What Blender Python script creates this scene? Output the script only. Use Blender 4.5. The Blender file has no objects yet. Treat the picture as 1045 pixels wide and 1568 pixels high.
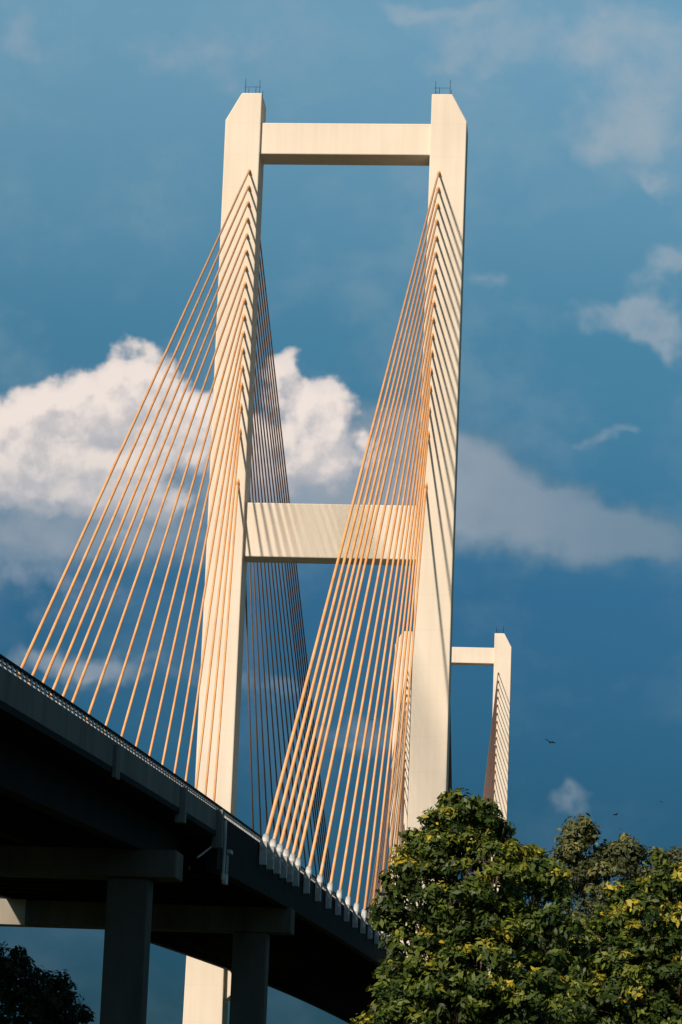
import bpy, math, random
import numpy as np
from mathutils import Vector, Matrix
random.seed(4); rng=np.random.default_rng(7)
scene=bpy.context.scene
EYE=1.7
TH=math.radians(4.86)           # bearing of the bridge axis
FX,FY=math.sin(TH),math.cos(TH)
RX,RY=math.cos(TH),-math.sin(TH)
CAM_L=26.4                      # the viewer stands this far right of the bridge axis
def B(s,l,z):
    return (FX*s+RX*(l-CAM_L), FY*s+RY*(l-CAM_L), z)
S1,S2,SM=299.0,650.0,475.0
def rail(s):
    x=abs(SM-s)
    return 20.3-3.3e-5*x*x-2.4e-8*x**3+EYE

# ---------------- materials ----------------
def newmat(name):
    m=bpy.data.materials.new(name); m.use_nodes=True
    nt=m.node_tree; return m,nt,nt.nodes['Principled BSDF']
def noisy(name,c1,c2,scale=1.0,rough=.8,stretch=(1,1,1),c3=None,detail=6,metal=0,spec=.35):
    m,nt,p=newmat(name); N=nt.nodes; L=nt.links
    tc=N.new('ShaderNodeTexCoord'); mp=N.new('ShaderNodeMapping'); mp.inputs['Scale'].default_value=stretch
    no=N.new('ShaderNodeTexNoise'); no.inputs['Scale'].default_value=scale; no.inputs['Detail'].default_value=detail
    no.inputs['Roughness'].default_value=.62
    cr=N.new('ShaderNodeValToRGB'); e=cr.color_ramp.elements
    e[0].position=.32;e[0].color=(*c1,1);e[1].position=.68;e[1].color=(*c2,1)
    if c3:
        k=cr.color_ramp.elements.new(.5);k.color=(*c3,1)
    L.new(tc.outputs['Object'],mp.inputs[0]);L.new(mp.outputs[0],no.inputs['Vector']);L.new(no.outputs[0],cr.inputs[0])
    L.new(cr.outputs[0],p.inputs['Base Color']); p.inputs['Roughness'].default_value=rough; p.inputs['Metallic'].default_value=metal
    p.inputs['Specular IOR Level'].default_value=spec
    return m
def tower_material():
    m,nt,p=newmat('painted_concrete'); N=nt.nodes; L=nt.links
    tc=N.new('ShaderNodeTexCoord')
    mp=N.new('ShaderNodeMapping'); mp.inputs['Scale'].default_value=(1.2,1.2,.05)
    n1=N.new('ShaderNodeTexNoise'); n1.inputs['Scale'].default_value=1.3; n1.inputs['Detail'].default_value=6
    n2=N.new('ShaderNodeTexNoise'); n2.inputs['Scale'].default_value=.12; n2.inputs['Detail'].default_value=5
    L.new(tc.outputs['Object'],mp.inputs[0]);L.new(mp.outputs[0],n1.inputs['Vector']);L.new(tc.outputs['Object'],n2.inputs['Vector'])
    r1=N.new('ShaderNodeValToRGB');e=r1.color_ramp.elements
    e[0].position=.3;e[0].color=(.765,.655,.545,1);e[1].position=.6;e[1].color=(.80,.70,.59,1)
    r2=N.new('ShaderNodeValToRGB');e=r2.color_ramp.elements
    e[0].position=.3;e[0].color=(.92,.91,.90,1);e[1].position=.65;e[1].color=(1,1,1,1)
    mx=N.new('ShaderNodeMixRGB');mx.blend_type='MULTIPLY';mx.inputs[0].default_value=1
    L.new(n1.outputs[0],r1.inputs[0]);L.new(n2.outputs[0],r2.inputs[0])
    L.new(r1.outputs[0],mx.inputs[1]);L.new(r2.outputs[0],mx.inputs[2])
    sp=N.new('ShaderNodeSeparateXYZ');L.new(tc.outputs['Object'],sp.inputs[0])
    md=N.new('ShaderNodeMath');md.operation='PINGPONG';md.inputs[1].default_value=2.0;L.new(sp.outputs[2],md.inputs[0])
    lt=N.new('ShaderNodeMapRange');lt.inputs['From Min'].default_value=.0;lt.inputs['From Max'].default_value=.10
    lt.inputs['To Min'].default_value=.96;lt.inputs['To Max'].default_value=1;L.new(md.outputs[0],lt.inputs[0])
    m2=N.new('ShaderNodeMixRGB');m2.blend_type='MULTIPLY';m2.inputs[0].default_value=1
    L.new(mx.outputs[0],m2.inputs[1]);L.new(lt.outputs[0],m2.inputs[2])
    L.new(m2.outputs[0],p.inputs['Base Color']);p.inputs['Roughness'].default_value=.85
    p.inputs['Specular IOR Level'].default_value=.25
    return m
M_tower=tower_material()
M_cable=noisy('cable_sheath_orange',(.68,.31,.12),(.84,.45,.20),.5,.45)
M_cable_shaded=noisy('cable_sheath_shade_tone',(.16,.085,.06),(.22,.13,.09),.5,.6)  # darker copy of the orange sheath: main-span shade painted into the colour
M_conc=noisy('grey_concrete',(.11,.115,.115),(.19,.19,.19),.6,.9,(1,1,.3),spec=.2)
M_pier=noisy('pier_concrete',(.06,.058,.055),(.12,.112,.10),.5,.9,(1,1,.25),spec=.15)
M_pier_sunlit=noisy('pier_concrete_sunlit_tone',(.26,.23,.19),(.36,.32,.27),.5,.9,(1,1,.25),spec=.2)  # paler copy of the pier concrete: sunlight painted into the colour
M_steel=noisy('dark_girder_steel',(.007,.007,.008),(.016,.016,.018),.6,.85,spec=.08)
M_white=noisy('white_painted_steel',(.5,.5,.5),(.7,.69,.67),3,.5)
M_rail=noisy('railing_paint',(.3,.3,.31),(.5,.5,.5),3,.5)
M_grey=noisy('galvanised_steel',(.2,.2,.21),(.35,.35,.36),3,.5,metal=.3)
M_asph=noisy('asphalt',(.04,.04,.042),(.065,.065,.065),3,.9)
M_mark=noisy('road_marking_paint',(.65,.65,.62),(.8,.8,.78),6,.7)
M_grass=noisy('grass',(.02,.035,.012),(.05,.065,.02),.08,.95,c3=(.03,.05,.016),spec=.1)
M_water=noisy('river_water',(.02,.035,.04),(.03,.05,.055),.1,.12)
M_bark=noisy('bark',(.07,.05,.035),(.17,.13,.09),6,.95,(1,1,.2))
M_bird=noisy('bird_plumage',(.01,.01,.01),(.025,.022,.02),10,.9,spec=.05)

# ---------------- mesh builder ----------------
class MB:
    def __init__(s): s.v=[];s.f=[]
    def add(s,vs,fs):
        o=len(s.v);s.v+=list(vs);s.f+=[tuple(o+i for i in f) for f in fs]
    def hexa(s,p): s.add(p,[(0,1,2,3),(7,6,5,4),(0,4,5,1),(1,5,6,2),(2,6,7,3),(3,7,4,0)])
    def box(s,s0,s1,l0,l1,z0,z1):
        s.hexa([B(s0,l0,z0),B(s0,l1,z0),B(s0,l1,z1),B(s0,l0,z1),B(s1,l0,z0),B(s1,l1,z0),B(s1,l1,z1),B(s1,l0,z1)])
    def prism(s,poly,s0,s1):
        n=len(poly)
        vs=[B(s0,l,z) for l,z in poly]+[B(s1,l,z) for l,z in poly]
        s.add(vs,[tuple(range(n)),tuple(range(2*n-1,n-1,-1))]+[(i,i+n,(i+1)%n+n,(i+1)%n) for i in range(n)])
    def tube(s,a,b,r0,r1=None,n=8,cap=True):
        r1=r0 if r1 is None else r1
        a=Vector(a);b=Vector(b);d=(b-a).normalized()
        u=d.cross(Vector((0,0,1)))
        if u.length<1e-3:u=Vector((1,0,0))
        u.normalize();w=d.cross(u)
        vs=[]
        for c,r in((a,r0),(b,r1)):
            for i in range(n):
                t=2*math.pi*i/n;vs.append(tuple(c+u*math.cos(t)*r+w*math.sin(t)*r))
        fs=[(i,(i+1)%n,(i+1)%n+n,i+n) for i in range(n)]
        if cap: fs+=[tuple(range(n-1,-1,-1)),tuple(range(n,2*n))]
        s.add(vs,fs)
    def strip(s,ss,l0,l1,zo0,zo1):
        vs=[]
        for q in ss:
            z=rail(q);vs+=[B(q,l0,z+zo0),B(q,l1,z+zo0),B(q,l1,z+zo1),B(q,l0,z+zo1)]
        fs=[(0,1,2,3)]
        k=len(ss)
        for i in range(k-1):
            a=4*i;b=a+4
            for j in range(4):
                fs.append((a+j,b+j,b+(j+1)%4,a+(j+1)%4))
        e=4*(k-1);fs.append((e+3,e+2,e+1,e))
        s.add(vs,fs)
    def obj(s,name,mat,parent=None,smooth=False):
        me=bpy.data.meshes.new(name);me.from_pydata(s.v,[],s.f)
        import bmesh
        bm=bmesh.new();bm.from_mesh(me);bmesh.ops.recalc_face_normals(bm,faces=bm.faces);bm.to_mesh(me);bm.free()
        me.materials.append(mat)
        if smooth:
            for p in me.polygons:p.use_smooth=True
        o=bpy.data.objects.new(name,me);scene.collection.objects.link(o)
        if parent:o.parent=parent
        return o
bridge=bpy.data.objects.new('cable_stayed_bridge',None);scene.collection.objects.link(bridge)

# ---------------- towers ----------------
ATT=[108.5]
for g in [1.97]*11+[2.1,2.1,2.5,2.9,6.0]: ATT.append(ATT[-1]-g)
ATT=[a+EYE for a in ATT]
TT=[141,137,133,129,125,121,113,104,95,86,77,67.5,58,48.5,39,30,21]
def att_l(z): return 10.72+(z-72)/38*.38
def tower(s0,nm):
    m=MB()
    d=2.4
    for sg in(-1,1):
        st=[(0,11.85,2.3),(20,11.9,2.1),(62,11.9,2.08),(117.9-1.5,12.1,2.1)]
        inner=[(c-h,z) for z,c,h in st]; outer=[(c+h,z) for z,c,h in st]
        poly=inner+[(10.0,119.8),(12.4,119.8)]+outer[::-1]
        m.prism([(sg*l,z) for l,z in poly],s0-d,s0+d)
        m.box(s0-5,s0+5,sg*11.65-4.5,sg*11.65+4.5,-.5,2.2)
    m.box(s0-1.95,s0+1.75,-10.4,10.4,112.35,116.25)
    m.box(s0-1.75,s0+1.65,-10.3,10.3,64.1,70.4)
    for sg in(-1,1):
        m.hexa([B(s0-1.6,sg*9.9,14.2),B(s0-1.6,sg*8.3,15.6),B(s0-1.6,sg*8.3,18.2),B(s0-1.6,sg*9.9,18.2),
                B(s0+1.6,sg*9.9,14.2),B(s0+1.6,sg*8.3,15.6),B(s0+1.6,sg*8.3,18.2),B(s0+1.6,sg*9.9,18.2)])
    o=m.obj(nm+'_frame',M_tower,bridge)
    bv=o.modifiers.new('b','BEVEL');bv.width=.12;bv.segments=2;bv.limit_method='ANGLE'
    r=MB()
    for sg in(-1,1):
        for l,hh in((10.4,1.9),(10.85,1.1),(12.1,2.1)):
            for ds in(-1.6,1.6): r.tube(B(s0+ds,sg*l,119.8),B(s0+ds,sg*l,119.8+hh),.035,.025,5)
        for ds in(-2.2,2.2):
            r.tube(B(s0+ds,sg*10.2,120.6),B(s0+ds,sg*12.1,120.6),.02,n=4)
    r.obj(nm+'_lightning_rods',M_steel,bridge)
    gp=MB();cb=MB();cb2=MB();br=MB();bx=MB()
    for sg in(-1,1):
        for dr in(-1,1):
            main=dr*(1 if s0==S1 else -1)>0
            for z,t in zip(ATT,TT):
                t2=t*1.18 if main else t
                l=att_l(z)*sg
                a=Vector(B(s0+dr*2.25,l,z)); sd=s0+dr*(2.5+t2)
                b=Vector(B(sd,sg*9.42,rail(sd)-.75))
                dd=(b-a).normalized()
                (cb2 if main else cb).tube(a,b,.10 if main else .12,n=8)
                gp.tube(a-dd*.5,a+dd*.7,.20,.18,10)
                br.tube(b-dd*.2,b-dd*1.45,.27,.24,10)
                bx.box(sd-.3,sd+.3,sg*9.22,sg*9.62,rail(sd)-1.7,rail(sd)-.35)
    cb.obj(nm+'_side_span_cables',M_cable,bridge,True)
    cb2.obj(nm+'_main_span_cables',M_cable_shaded,bridge,True)
    gp.obj(nm+'_cable_guide_pipes',M_cable,bridge,True)
    br.obj(nm+'_cable_sockets',M_white,bridge,True)
    bx.obj(nm+'_anchor_brackets',M_rail,bridge)
tower(S1,'near_tower');tower(S2,'far_tower')

# ---------------- deck ----------------
SJ=136
ap=[x for x in np.linspace(-80,SJ-.06,28)]
mn=[x for x in np.linspace(SJ+.06,S2+145,70)]
far=[x for x in np.linspace(S2+145.1,960,16)]
m=MB()
for ss in(ap,far):
    m.strip(ss,-9.2,-8.85,-1.35,-.33);m.strip(ss,8.85,9.2,-1.35,-.33)
m.box(102.6,103.6,9.18,9.34,rail(103)-1.75,rail(103)-.5)
m.box(SJ-.9,SJ-.3,9.0,9.5,rail(SJ)-2.2,rail(SJ)-.3)
m.box(SJ-14.4,SJ-13.8,9.0,9.45,rail(SJ-14)-2.0,rail(SJ-14)-.4)
m.obj('approach_parapets',M_conc,bridge)
m=MB()
for ss in(ap,far):
    m.strip(ss,-9.2,9.2,-1.6,-1.352)
    for l in(-7,-2.4,2.4,7): m.strip(ss,l-.35,l+.35,-3.2,-1.602)
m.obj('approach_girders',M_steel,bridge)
m=MB()
m.strip(mn,-9.2,9.2,-1.5,-1.202)
for sg in(-1,1):
    m.strip(mn,sg*8.9-.3,sg*8.9+.3,-3.2,-1.502)
    m.strip(mn,sg*9.02-.15,sg*9.02+.15,-1.2,-.40)
for q in np.arange(SJ+3,S2+140,4.5):
    m.box(q-.15,q+.15,-8.6,8.6,rail(q)-2.9,rail(q)-1.51)
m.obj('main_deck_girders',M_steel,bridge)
m=MB()
m.strip(mn,-8.8,8.8,-1.196,-1.15)
for ss in(ap,far): m.strip(ss,-8.8,8.8,-1.346,-1.25)
m.obj('roadway',M_asph,bridge)
m=MB()
for q in np.arange(-70,780,9.0):
    for l in(-4.2,4.2):
        zz=-1.146 if SJ+1<q<S2+142 else -1.246
        m.add([B(q,l-.07,rail(q)+zz),B(q,l+.07,rail(q)+zz),B(q+3,l+.07,rail(q+3)+zz),B(q+3,l-.07,rail(q+3)+zz)],[(0,1,2,3)])
m.obj('lane_markings',M_mark,bridge)
full=list(np.linspace(-80,960,150))
m=MB();mt=MB()
for sg in(-1,1):
    mt.strip(full,sg*9.05-.06,sg*9.05+.06,-.02,.08)
    mt.strip(full,sg*9.05-.02,sg*9.05+.02,-.17,-.13)
    for q in np.arange(0,600,.8):
        z=rail(q); m.box(q-.10,q+.10,sg*9.05-.04,sg*9.05+.04,z-.41,z-.025)
m.obj('railing_balusters',M_rail,bridge)
mt.obj('railing_handrail',M_steel,bridge)

# ---------------- piers ----------------
m=MB()
def bent(s,ls,l0,l1,zc,w):
    zt=rail(s)-3.21
    m.box(s-1.2,s+1.2,l0,l1,zc,zt)
    for l in ls:
        m.prism([(l-w,-.5),(l+w,-.5),(l+w,zc),(l-w,zc)],s-w*.9,s+w*.9)
        m.box(s-w*1.8,s+w*1.8,l-w*1.8,l+w*1.8,-.5,.5)
for s,ls,l0,l1,zc,w in((22,(-6.75,6.75),-9,9,8.3,.95),(73,(-6.75,6.75),-9,9,10.3,.95),(124,(-6.75,6.75),-9,9,12.4,.95),
    (175,(-11.3,6.75),-7.9,9.4,13.55,1.1),(797,(-6.75,6.75),-9,9,11.5,1),(850,(-6.75,6.75),-9,9,10,1),(905,(-6.75,6.75),-9,9,9,1)):
    bent(s,ls,l0,l1,zc,w)
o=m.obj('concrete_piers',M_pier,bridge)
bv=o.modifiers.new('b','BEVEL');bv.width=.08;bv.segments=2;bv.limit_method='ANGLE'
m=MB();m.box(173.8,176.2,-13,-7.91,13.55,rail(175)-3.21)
m.obj('pier_cap_sunlit_end',M_pier_sunlit,bridge)  # left end of the cap, split off to carry the painted sunlight
m=MB()
z=13.7+EYE
m.box(140,141,5.6,9.4,z-.12,z+.06)
m.box(140,141,9.0,9.2,z-1.7,z-.1)
for l in(5.8,7.2,8.6): m.tube(B(140.5,l,z),B(140.5,l,rail(140)-3),.04,n=6)
m.tube(B(140,5.7,z+.7),B(140,9.2,z+.7),.035,n=6)
m.tube(B(138,9.3,rail(138)-.6),B(138,9.3,rail(138)-3.6),.09,n=8)
m.tube(B(137,9.3,rail(138)-1.6),B(133,8.6,rail(138)-3.0),.05,n=6)
m.obj('inspection_walkway',M_rail,bridge)

# ---------------- ground, river ----------------
m=MB();G=6000
m.add([(-G,-G,0),(G,-G,0),(G,G,0),(-G,G,0)],[(0,1,2,3)]);m.obj('ground',M_grass)
m=MB();m.add([B(330,-5000,.03),B(330,5000,.03),B(628,5000,.03),B(628,-5000,.03)],[(0,1,2,3)]);m.obj('river',M_water)

# ---------------- trees ----------------
def leaf_mat(name,dark,mid,lt,yel):
    m,nt,p=newmat(name);N=nt.nodes;L=nt.links
    at=N.new('ShaderNodeAttribute');at.attribute_name='tint'
    cr=N.new('ShaderNodeValToRGB');e=cr.color_ramp.elements
    e[0].position=0;e[0].color=(*dark,1);e[1].position=1;e[1].color=(*yel,1)
    k=cr.color_ramp.elements.new(.35);k.color=(*mid,1)
    k=cr.color_ramp.elements.new(.66);k.color=(*lt,1)
    L.new(at.outputs['Fac'],cr.inputs[0]);L.new(cr.outputs[0],p.inputs['Base Color'])
    p.inputs['Roughness'].default_value=.5;p.inputs['Specular IOR Level'].default_value=.3
    tr=N.new('ShaderNodeBsdfTranslucent');L.new(cr.outputs[0],tr.inputs[0])
    mx=N.new('ShaderNodeMixShader');mx.inputs[0].default_value=.25
    L.new(p.outputs[0],mx.inputs[1]);L.new(tr.outputs[0],mx.inputs[2]);L.new(mx.outputs[0],N['Material Output'].inputs[0])
    return m
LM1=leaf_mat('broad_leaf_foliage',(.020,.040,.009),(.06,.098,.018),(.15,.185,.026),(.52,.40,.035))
LM2=leaf_mat('olive_foliage',(.04,.055,.024),(.09,.105,.04),(.15,.16,.055),(.28,.24,.06))
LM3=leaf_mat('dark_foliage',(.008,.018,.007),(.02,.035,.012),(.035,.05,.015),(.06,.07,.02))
def tree(trunk,lobes,leaf=.1,dens=1.0,mat=LM1,yellow=.12,clump=.16,tr=.22,spread=1.1):
    tx,ty=trunk
    e=bpy.data.objects.new('broadleaf_tree',None);scene.collection.objects.link(e)
    m=MB()
    zlow=min(l[2]-l[3] for l in lobes);fork=max(1.6,zlow*.7)
    m.tube((tx,ty,-.2),(tx+.05,ty,fork),tr*1.3,tr,10)
    for (x,y,z,r) in lobes:
        a=Vector((tx+.05,ty,fork-.1));b=Vector((x,y,z))
        mid=a.lerp(b,.5)+Vector((random.uniform(-.2,.2),random.uniform(-.2,.2),.2))
        m.tube(a,mid,tr*.5,tr*.28,7);m.tube(mid,b,tr*.28,tr*.1,6)
        for k in range(9):
            d=Vector((random.gauss(0,1),random.gauss(-.3,1),random.gauss(.3,1))).normalized()*r*1.0
            m.tube(mid.lerp(b,random.uniform(.4,1)),b+d,tr*.09,.008,4,False)
    m.obj('trunk_and_limbs',M_bark,e,True)
    P=[];T=[];Nn=[]
    for (x,y,z,r) in lobes:
        nc=int(58*r*r*dens)+12
        d=rng.normal(size=(nc,3));d/=np.linalg.norm(d,axis=1)[:,None]
        rad=r*rng.uniform(.3,spread+.12,nc)**.55
        cc=np.array([x,y,z])+d*rad[:,None]*np.array([1,1.15,.95])
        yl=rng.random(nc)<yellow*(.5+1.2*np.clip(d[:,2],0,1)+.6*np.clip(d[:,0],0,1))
        lobe_t=rng.uniform(-.08,.14)
        base=rng.uniform(.0,.64,nc)+lobe_t
        for i in range(nc):
            n=int(rng.integers(30,80))
            cs=clump*rng.uniform(.6,1.35)
            g=rng.normal(size=(n,3));g/=np.linalg.norm(g,axis=1)[:,None]
            g*=(rng.random(n)**.45)[:,None]
            q=cc[i]+g*cs*1.55*np.array([1,1,.8])
            P.append(q)
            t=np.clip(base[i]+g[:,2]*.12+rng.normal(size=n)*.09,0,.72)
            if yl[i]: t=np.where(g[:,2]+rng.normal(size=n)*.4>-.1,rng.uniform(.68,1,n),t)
            T.append(t);Nn.append(g*.8+d[i]*.5)
    P=np.concatenate(P);T=np.concatenate(T);Nn=np.concatenate(Nn)
    keep=P[:,2]>.4;P=P[keep];T=T[keep];Nn=Nn[keep];n=len(P)
    nor=Nn+np.array([0,0,.45])+rng.normal(size=(n,3))*.55;nor/=np.linalg.norm(nor,axis=1)[:,None]
    a=np.cross(nor,rng.normal(size=(n,3)));a/=np.linalg.norm(a,axis=1)[:,None];b=np.cross(nor,a)
    sz=leaf*rng.uniform(.5,1.25,n)[:,None]
    V=np.stack([P-a*sz,P-b*sz*.45+nor*sz*.12,P+a*sz,P+b*sz*.45+nor*sz*.12],1).reshape(-1,3)
    me=bpy.data.meshes.new('foliage');me.vertices.add(4*n);me.vertices.foreach_set('co',V.ravel())
    me.loops.add(4*n);me.loops.foreach_set('vertex_index',np.arange(4*n,dtype=np.int32))
    me.polygons.add(n);me.polygons.foreach_set('loop_start',np.arange(0,4*n,4,dtype=np.int32))
    me.update(calc_edges=True)
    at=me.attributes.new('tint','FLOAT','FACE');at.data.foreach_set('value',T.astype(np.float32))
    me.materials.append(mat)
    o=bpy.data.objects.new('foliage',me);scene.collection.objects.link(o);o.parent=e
    return n
Y=60
cnt=0
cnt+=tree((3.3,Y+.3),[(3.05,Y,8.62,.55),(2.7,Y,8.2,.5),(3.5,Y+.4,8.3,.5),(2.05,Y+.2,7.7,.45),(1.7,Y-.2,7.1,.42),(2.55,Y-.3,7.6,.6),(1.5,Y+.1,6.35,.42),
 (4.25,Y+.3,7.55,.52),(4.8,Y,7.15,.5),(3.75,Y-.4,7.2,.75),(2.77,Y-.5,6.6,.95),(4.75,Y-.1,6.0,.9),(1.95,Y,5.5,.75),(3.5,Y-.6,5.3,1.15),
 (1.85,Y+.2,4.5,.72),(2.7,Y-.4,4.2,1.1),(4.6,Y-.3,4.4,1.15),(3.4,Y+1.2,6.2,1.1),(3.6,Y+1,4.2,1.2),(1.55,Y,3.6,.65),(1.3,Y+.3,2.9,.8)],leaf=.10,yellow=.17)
cnt+=tree((8.8,81),[(7.5,80,10.4,.4),(7.25,80,9.95,.4),(8.2,80.5,9.7,.45),(8.9,80,9.8,.45),(9.66,80,9.4,.6),(10.5,80,9.35,.7),(7.15,80,9.2,.65),(8.35,80,9.0,.85),
 (9.75,80,8.0,1.2),(7.8,80,7.4,1.3),(10.8,80,7.0,1.4),(8.9,79.5,5.7,1.6),(7.1,80,5.7,1.3),(11,80,5,1.6)],leaf=.10,dens=.65,mat=LM2,yellow=.04,clump=.2)
cnt+=tree((8.3,68.5),[(8.4,68,8.1,.5),(7.6,68.3,7.5,.5),(9.1,68,7.7,.7),(8.3,67.7,6.6,1.0),(7.1,68,6.5,.75),(9.4,68,6.0,1.2),(7.7,67.8,5.2,1.2),
 (6.4,68,5.8,.9),(9.3,68,4.3,1.3),(6.3,68,4.4,1.2)],leaf=.11,yellow=.24)
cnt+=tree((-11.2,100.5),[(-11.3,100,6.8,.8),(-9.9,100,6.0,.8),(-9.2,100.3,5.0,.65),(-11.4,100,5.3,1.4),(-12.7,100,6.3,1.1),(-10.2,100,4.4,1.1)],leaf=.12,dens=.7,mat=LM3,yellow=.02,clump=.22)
print('leaves',cnt)

# ---------------- birds ----------------
def bird(loc,span,head,flap):
    m=MB()
    L=span*.42
    rings=[(-.5,.01),(-.3,.05),(0,.085),(.25,.07),(.38,.045),(.46,.05),(.53,.012)]
    n=8;vs=[]
    for y,r in rings:
        for i in range(n):
            t=2*math.pi*i/n;vs.append((math.cos(t)*r*L*1.5,y*L,math.sin(t)*r*L*1.5+(.02*L if y>.4 else 0)))
    fs=[(k*n+i,k*n+(i+1)%n,(k+1)*n+(i+1)%n,(k+1)*n+i) for k in range(len(rings)-1) for i in range(n)]
    m.add(vs,fs)
    m.add([(0,-.42*L,0),(.16*L,-.78*L,0),(0,-.72*L,.005),(-.16*L,-.78*L,0)],[(0,1,2,3)])
    m.add([(0,.53*L,.02*L),(.015*L,.52*L,0),(0,.64*L,0)],[(0,1,2)])
    for sg in(-1,1):
        h=span/2
        m.add([(sg*.05*L,.28*L,.02*L),(sg*h*.45,.34*L,flap*h*.45),(sg*h,-.02*L,flap*h*.35),(sg*h*.55,-.16*L,flap*h*.42),(sg*.05*L,-.24*L,.02*L)],[(0,1,2,3,4)])
    o=m.obj('bird',M_bird);o.location=loc;o.rotation_euler=(math.radians(32),math.radians(14),head)
for loc,sp,hd,fl in(((20.3,250,37.2),1.25,.25,.5),((8.3,260,93.5),.5,.6,.4),((25.5,240,29.5),.6,2.7,.6),((26.5,245,28.8),.5,.3,-.3),((29.5,240,30.8),.45,.2,.5),
     ((18.7,240,26.0),.45,.3,.6),((30.4,240,26.8),.45,.4,.4),((3.6,250,38.7),.4,.4,.5)):
    bird(loc,sp,hd,fl)

# ---------------- world: Nishita sky with clouds ----------------
SUN_EL=math.radians(34);TRAVEL=math.radians(31.5)
w=bpy.data.worlds.new('World');scene.world=w;w.use_nodes=True
try:
    w.cycles.sampling_method='NONE'
except Exception as ex: print(ex)
nt=w.node_tree;N=nt.nodes;L=nt.links;N.clear()
def math_(op,a,b=None,c=None,clamp=False,T=None):
    T=T or nt
    n=T.nodes.new('ShaderNodeMath');n.operation=op;n.use_clamp=clamp
    for i,x in enumerate((a,b,c)):
        if x is None:continue
        if isinstance(x,(int,float)):n.inputs[i].default_value=x
        else:T.links.new(x,n.inputs[i])
    return n.outputs[0]
def vec_(op,a,b=None,T=None):
    T=T or nt
    n=T.nodes.new('ShaderNodeVectorMath');n.operation=op
    for i,x in enumerate((a,b)):
        if x is None:continue
        if isinstance(x,tuple):n.inputs[i].default_value=x
        else:T.links.new(x,n.inputs[i])
    return n.outputs['Value'] if op=='LENGTH' else n.outputs['Vector']
def smooth(x,a,b,o0=0,o1=1,T=None):
    T=T or nt
    n=T.nodes.new('ShaderNodeMapRange');n.interpolation_type='SMOOTHSTEP'
    T.links.new(x,n.inputs[0]);n.inputs['From Min'].default_value=a;n.inputs['From Max'].default_value=b
    n.inputs['To Min'].default_value=o0;n.inputs['To Max'].default_value=o1
    return n.outputs[0]
def noise(v,scale,detail=6,rough=.55,T=None,col=False):
    T=T or nt
    n=T.nodes.new('ShaderNodeTexNoise');n.inputs['Scale'].default_value=scale;n.inputs['Detail'].default_value=detail;n.inputs['Roughness'].default_value=rough
    n.noise_dimensions='2D'
    T.links.new(v,n.inputs['Vector']);return n.outputs['Color' if col else 'Fac']
def group(name,blobs,warp,wscale,nscale,namp,rough,det,k0=.25,k1=1.55):
    T=bpy.data.node_groups.new(name,'ShaderNodeTree')
    T.interface.new_socket('P',in_out='INPUT',socket_type='NodeSocketVector')
    T.interface.new_socket('D',in_out='OUTPUT',socket_type='NodeSocketFloat')
    gi=T.nodes.new('NodeGroupInput');go=T.nodes.new('NodeGroupOutput');P=gi.outputs[0]
    wn=noise(P,wscale,3,.55,T,True)
    wv=vec_('MULTIPLY',vec_('SUBTRACT',wn,(.5,.5,.5),T),(warp,warp,0),T)
    Q=vec_('ADD',P,wv,T)
    tot=None
    for (x,y,rx,ry,wt) in blobs:
        d=vec_('LENGTH',vec_('MULTIPLY',vec_('SUBTRACT',Q,(x,y,0),T),(1/rx,1/ry,0),T),T=T)
        k=smooth(d,k0,k1,wt,0,T)
        tot=k if tot is None else math_('ADD',tot,k,T=T)
    tot=math_('MINIMUM',tot,1.2,T=T)
    n=noise(P,nscale,det,rough,T)
    D=math_('ADD',tot,math_('MULTIPLY',math_('SUBTRACT',n,.5,T=T),namp,T=T),T=T)
    T.links.new(D,go.inputs[0]);return T
U=.00025
cum=[(-.0818,.2790,64,50,1),(-.1001,.2680,58,50,.95),(-.1194,.2590,66,56,1),(-.1036,.2449,120,76,1),(-.0669,.2610,80,72,1),(-.0800,.2290,100,62,.9),(-.1320,.2370,90,82,1),
     (-.0251,.2800,36,42,1),(-.0090,.2700,44,50,1),(-.0190,.2500,90,76,1),(-.0468,.2560,64,62,1),(.0020,.2480,50,55,.7)]
bank=[(.0185,.2560,105,80,1.1),(.0439,.2460,110,78,1.15),(.0692,.2340,115,62,1.1),(.0941,.2260,110,50,1.05),(.1167,.2225,105,42,1.0),(-.0795,.213,170,62,1),(-.019,.235,150,75,1.1),(-.125,.216,90,60,.8),(.03,.225,190,58,.9),(-.08,.25,240,130,.7),(.09,.214,170,34,.6)]
wis=[(.1144,.4079,150,130,.95),(.1044,.384,110,80,.8),(.0445,.4145,130,42,.85),(.0257,.4333,110,36,.85),(.1230,.3297,80,46,1.1),(.1105,.3079,115,44,1.15),(.1233,.300,80,42,1.0),
     (.1010,.2643,60,20,.85),(.0556,.3257,38,22,.75),(.1239,.3632,70,22,.85),(-.1210,.2034,100,46,.85),(-.0792,.1624,130,36,.95),(-.104,.1665,80,36,.85),(-.0225,.157,100,36,.8),
     (-.1347,.4198,90,90,.75),(.0910,.1182,34,28,.72),(.0125,.1408,130,40,.7),(-.062,.41,170,60,.65),(.075,.43,190,60,.75),(-.1,.19,120,60,.6),(.05,.40,70,20,.6)]
sc=lambda bl:[(x,y,rx*U,ry*U,wt) for x,y,rx,ry,wt in bl]
gC=group('cumulus_density',sc(cum),.017,50,85,1.0,.54,7)
gB=group('bank_density',sc(bank),.014,45,60,.6,.52,5,0,1.5)
gW=group('wisp_density',sc(wis),.034,34,50,1.1,.60,6,0,1.5)
tc=N.new('ShaderNodeTexCoord');sp=N.new('ShaderNodeSeparateXYZ');L.new(tc.outputs['Generated'],sp.inputs[0])
ay=math_('MAXIMUM',math_('ABSOLUTE',sp.outputs[1]),.12)
az=math_('DIVIDE',sp.outputs[0],ay);el=math_('DIVIDE',sp.outputs[2],ay)
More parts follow.
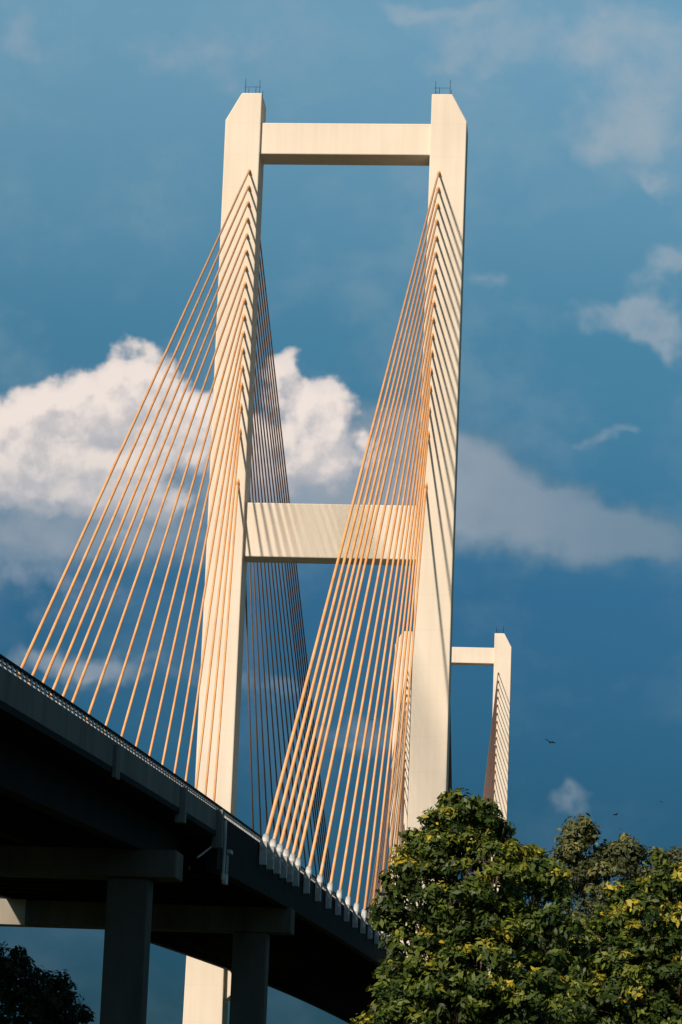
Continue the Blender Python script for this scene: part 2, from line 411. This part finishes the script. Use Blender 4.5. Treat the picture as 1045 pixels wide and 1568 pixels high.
cx=N.new('ShaderNodeCombineXYZ');L.new(az,cx.inputs[0]);L.new(el,cx.inputs[1]);P=cx.outputs[0]
def dens(g,v):
    n=N.new('ShaderNodeGroup');n.node_tree=g;L.new(v,n.inputs[0]);return n.outputs[0]
c0=dens(gC,P);c1=dens(gC,vec_('ADD',P,(-.0035,.0065,0)))
b0=dens(gB,P);w0=dens(gW,P)
aC=smooth(c0,.32,.84);aB=smooth(b0,.18,.88,0,.78);aW=smooth(w0,.25,1.5,0,.62)
sky=N.new('ShaderNodeTexSky');sky.sky_type='NISHITA';sky.sun_disc=False
sky.sun_elevation=SUN_EL;sky.sun_rotation=math.pi+TRAVEL
sky.air_density=1;sky.dust_density=.4;sky.ozone_density=2.5
g=N.new('ShaderNodeValToRGB');e=g.color_ramp.elements
H=.5
def hc(c): return tuple(v*H for v in c)+(1,)
e[0].position=0;e[0].color=hc((.020,.060,.115));e[1].position=1;e[1].color=hc((.22,.26,.25))
for p_,c_ in((.04,(.033,.105,.175)),(.08,(.058,.18,.26)),(.133,(.12,.32,.41)),(.2,(.34,.68,.66)),(.287,(1.12,1.42,1.16)),(.34,(1.0,1.25,1.05)),(.55,(.32,.38,.35))):
    k=g.color_ramp.elements.new(p_);k.color=hc(c_)
L.new(math_('DIVIDE',el,1.5,clamp=True),g.inputs[0])
def mixc(f,a,b,bt='MIX'):
    n=N.new('ShaderNodeMixRGB');n.blend_type=bt
    for i,x in enumerate((f,a,b)):
        if isinstance(x,(int,float)):n.inputs[i].default_value=x
        elif isinstance(x,tuple):n.inputs[i].default_value=(*x,1)
        else:L.new(x,n.inputs[i])
    return n.outputs[0]
S=.10
skyc=mixc(1,mixc(1,sky.outputs[0],g.outputs[0],'MULTIPLY'),(1/H,)*3,'MULTIPLY')
q=lambda c:tuple(v/S for v in c)
hz=noise(vec_('MULTIPLY',P,(1,1.25,0)),16,5,.58)
skyc=mixc(math_('MULTIPLY',smooth(hz,.42,.78,0,.26),smooth(el,.10,.32,.3,1)),skyc,q((.30,.40,.47)))
lit=math_('SUBTRACT',c0,c1)
litf=math_('ADD',math_('MULTIPLY',smooth(lit,-.30,.32),.6),math_('MULTIPLY',smooth(c0,.45,1.2),.4))
low=smooth(el,.200,.262)
cc=mixc(litf,q((.36,.39,.45)),q((.86,.76,.70)))
cc=mixc(low,mixc(.6,cc,q((.20,.29,.37))),cc)
bn=math_('MULTIPLY',smooth(b0,.4,1.3),.95)
bc=mixc(bn,q((.13,.23,.32)),q((.34,.39,.45)))
bc=mixc(smooth(az,.03,.12,0,.6),bc,q((.11,.21,.30)))
out=mixc(aW,skyc,q((.40,.45,.50)))
out=mixc(aB,out,bc)
out=mixc(aC,out,cc)
bg=N.new('ShaderNodeBackground');bg.inputs[1].default_value=S;L.new(out,bg.inputs[0])
wo=N.new('ShaderNodeOutputWorld');L.new(bg.outputs[0],wo.inputs[0])

# ---------------- sun (softened by thin haze) ----------------
sd=bpy.data.lights.new('sun','SUN');sd.energy=5.0;sd.angle=math.radians(2.6);sd.color=(1,.86,.69)
so=bpy.data.objects.new('sun',sd);scene.collection.objects.link(so)
dirv=Vector((math.sin(TRAVEL)*math.cos(SUN_EL),math.cos(TRAVEL)*math.cos(SUN_EL),-math.sin(SUN_EL)))
so.rotation_euler=dirv.to_track_quat('-Z','Y').to_euler()

# ---------------- camera ----------------
cd=bpy.data.cameras.new('camera');cam=bpy.data.objects.new('camera',cd);scene.collection.objects.link(cam)
cd.sensor_width=36;cd.lens=4125/1568*36;cd.clip_end=20000;cd.clip_start=.5
pit=math.radians(12.8);rol=math.radians(2.15)
fw=Vector((0,math.cos(pit),math.sin(pit)));up0=Vector((0,-math.sin(pit),math.cos(pit)));rt0=Vector((1,0,0))
up=up0*math.cos(rol)-rt0*math.sin(rol);rt=rt0*math.cos(rol)+up0*math.sin(rol)
R=Matrix(((rt.x,up.x,-fw.x),(rt.y,up.y,-fw.y),(rt.z,up.z,-fw.z)))
cam.matrix_world=Matrix.Translation((0,0,EYE))@R.to_4x4()
scene.camera=cam
scene.view_settings.view_transform='Standard';scene.view_settings.look='None';scene.view_settings.exposure=0
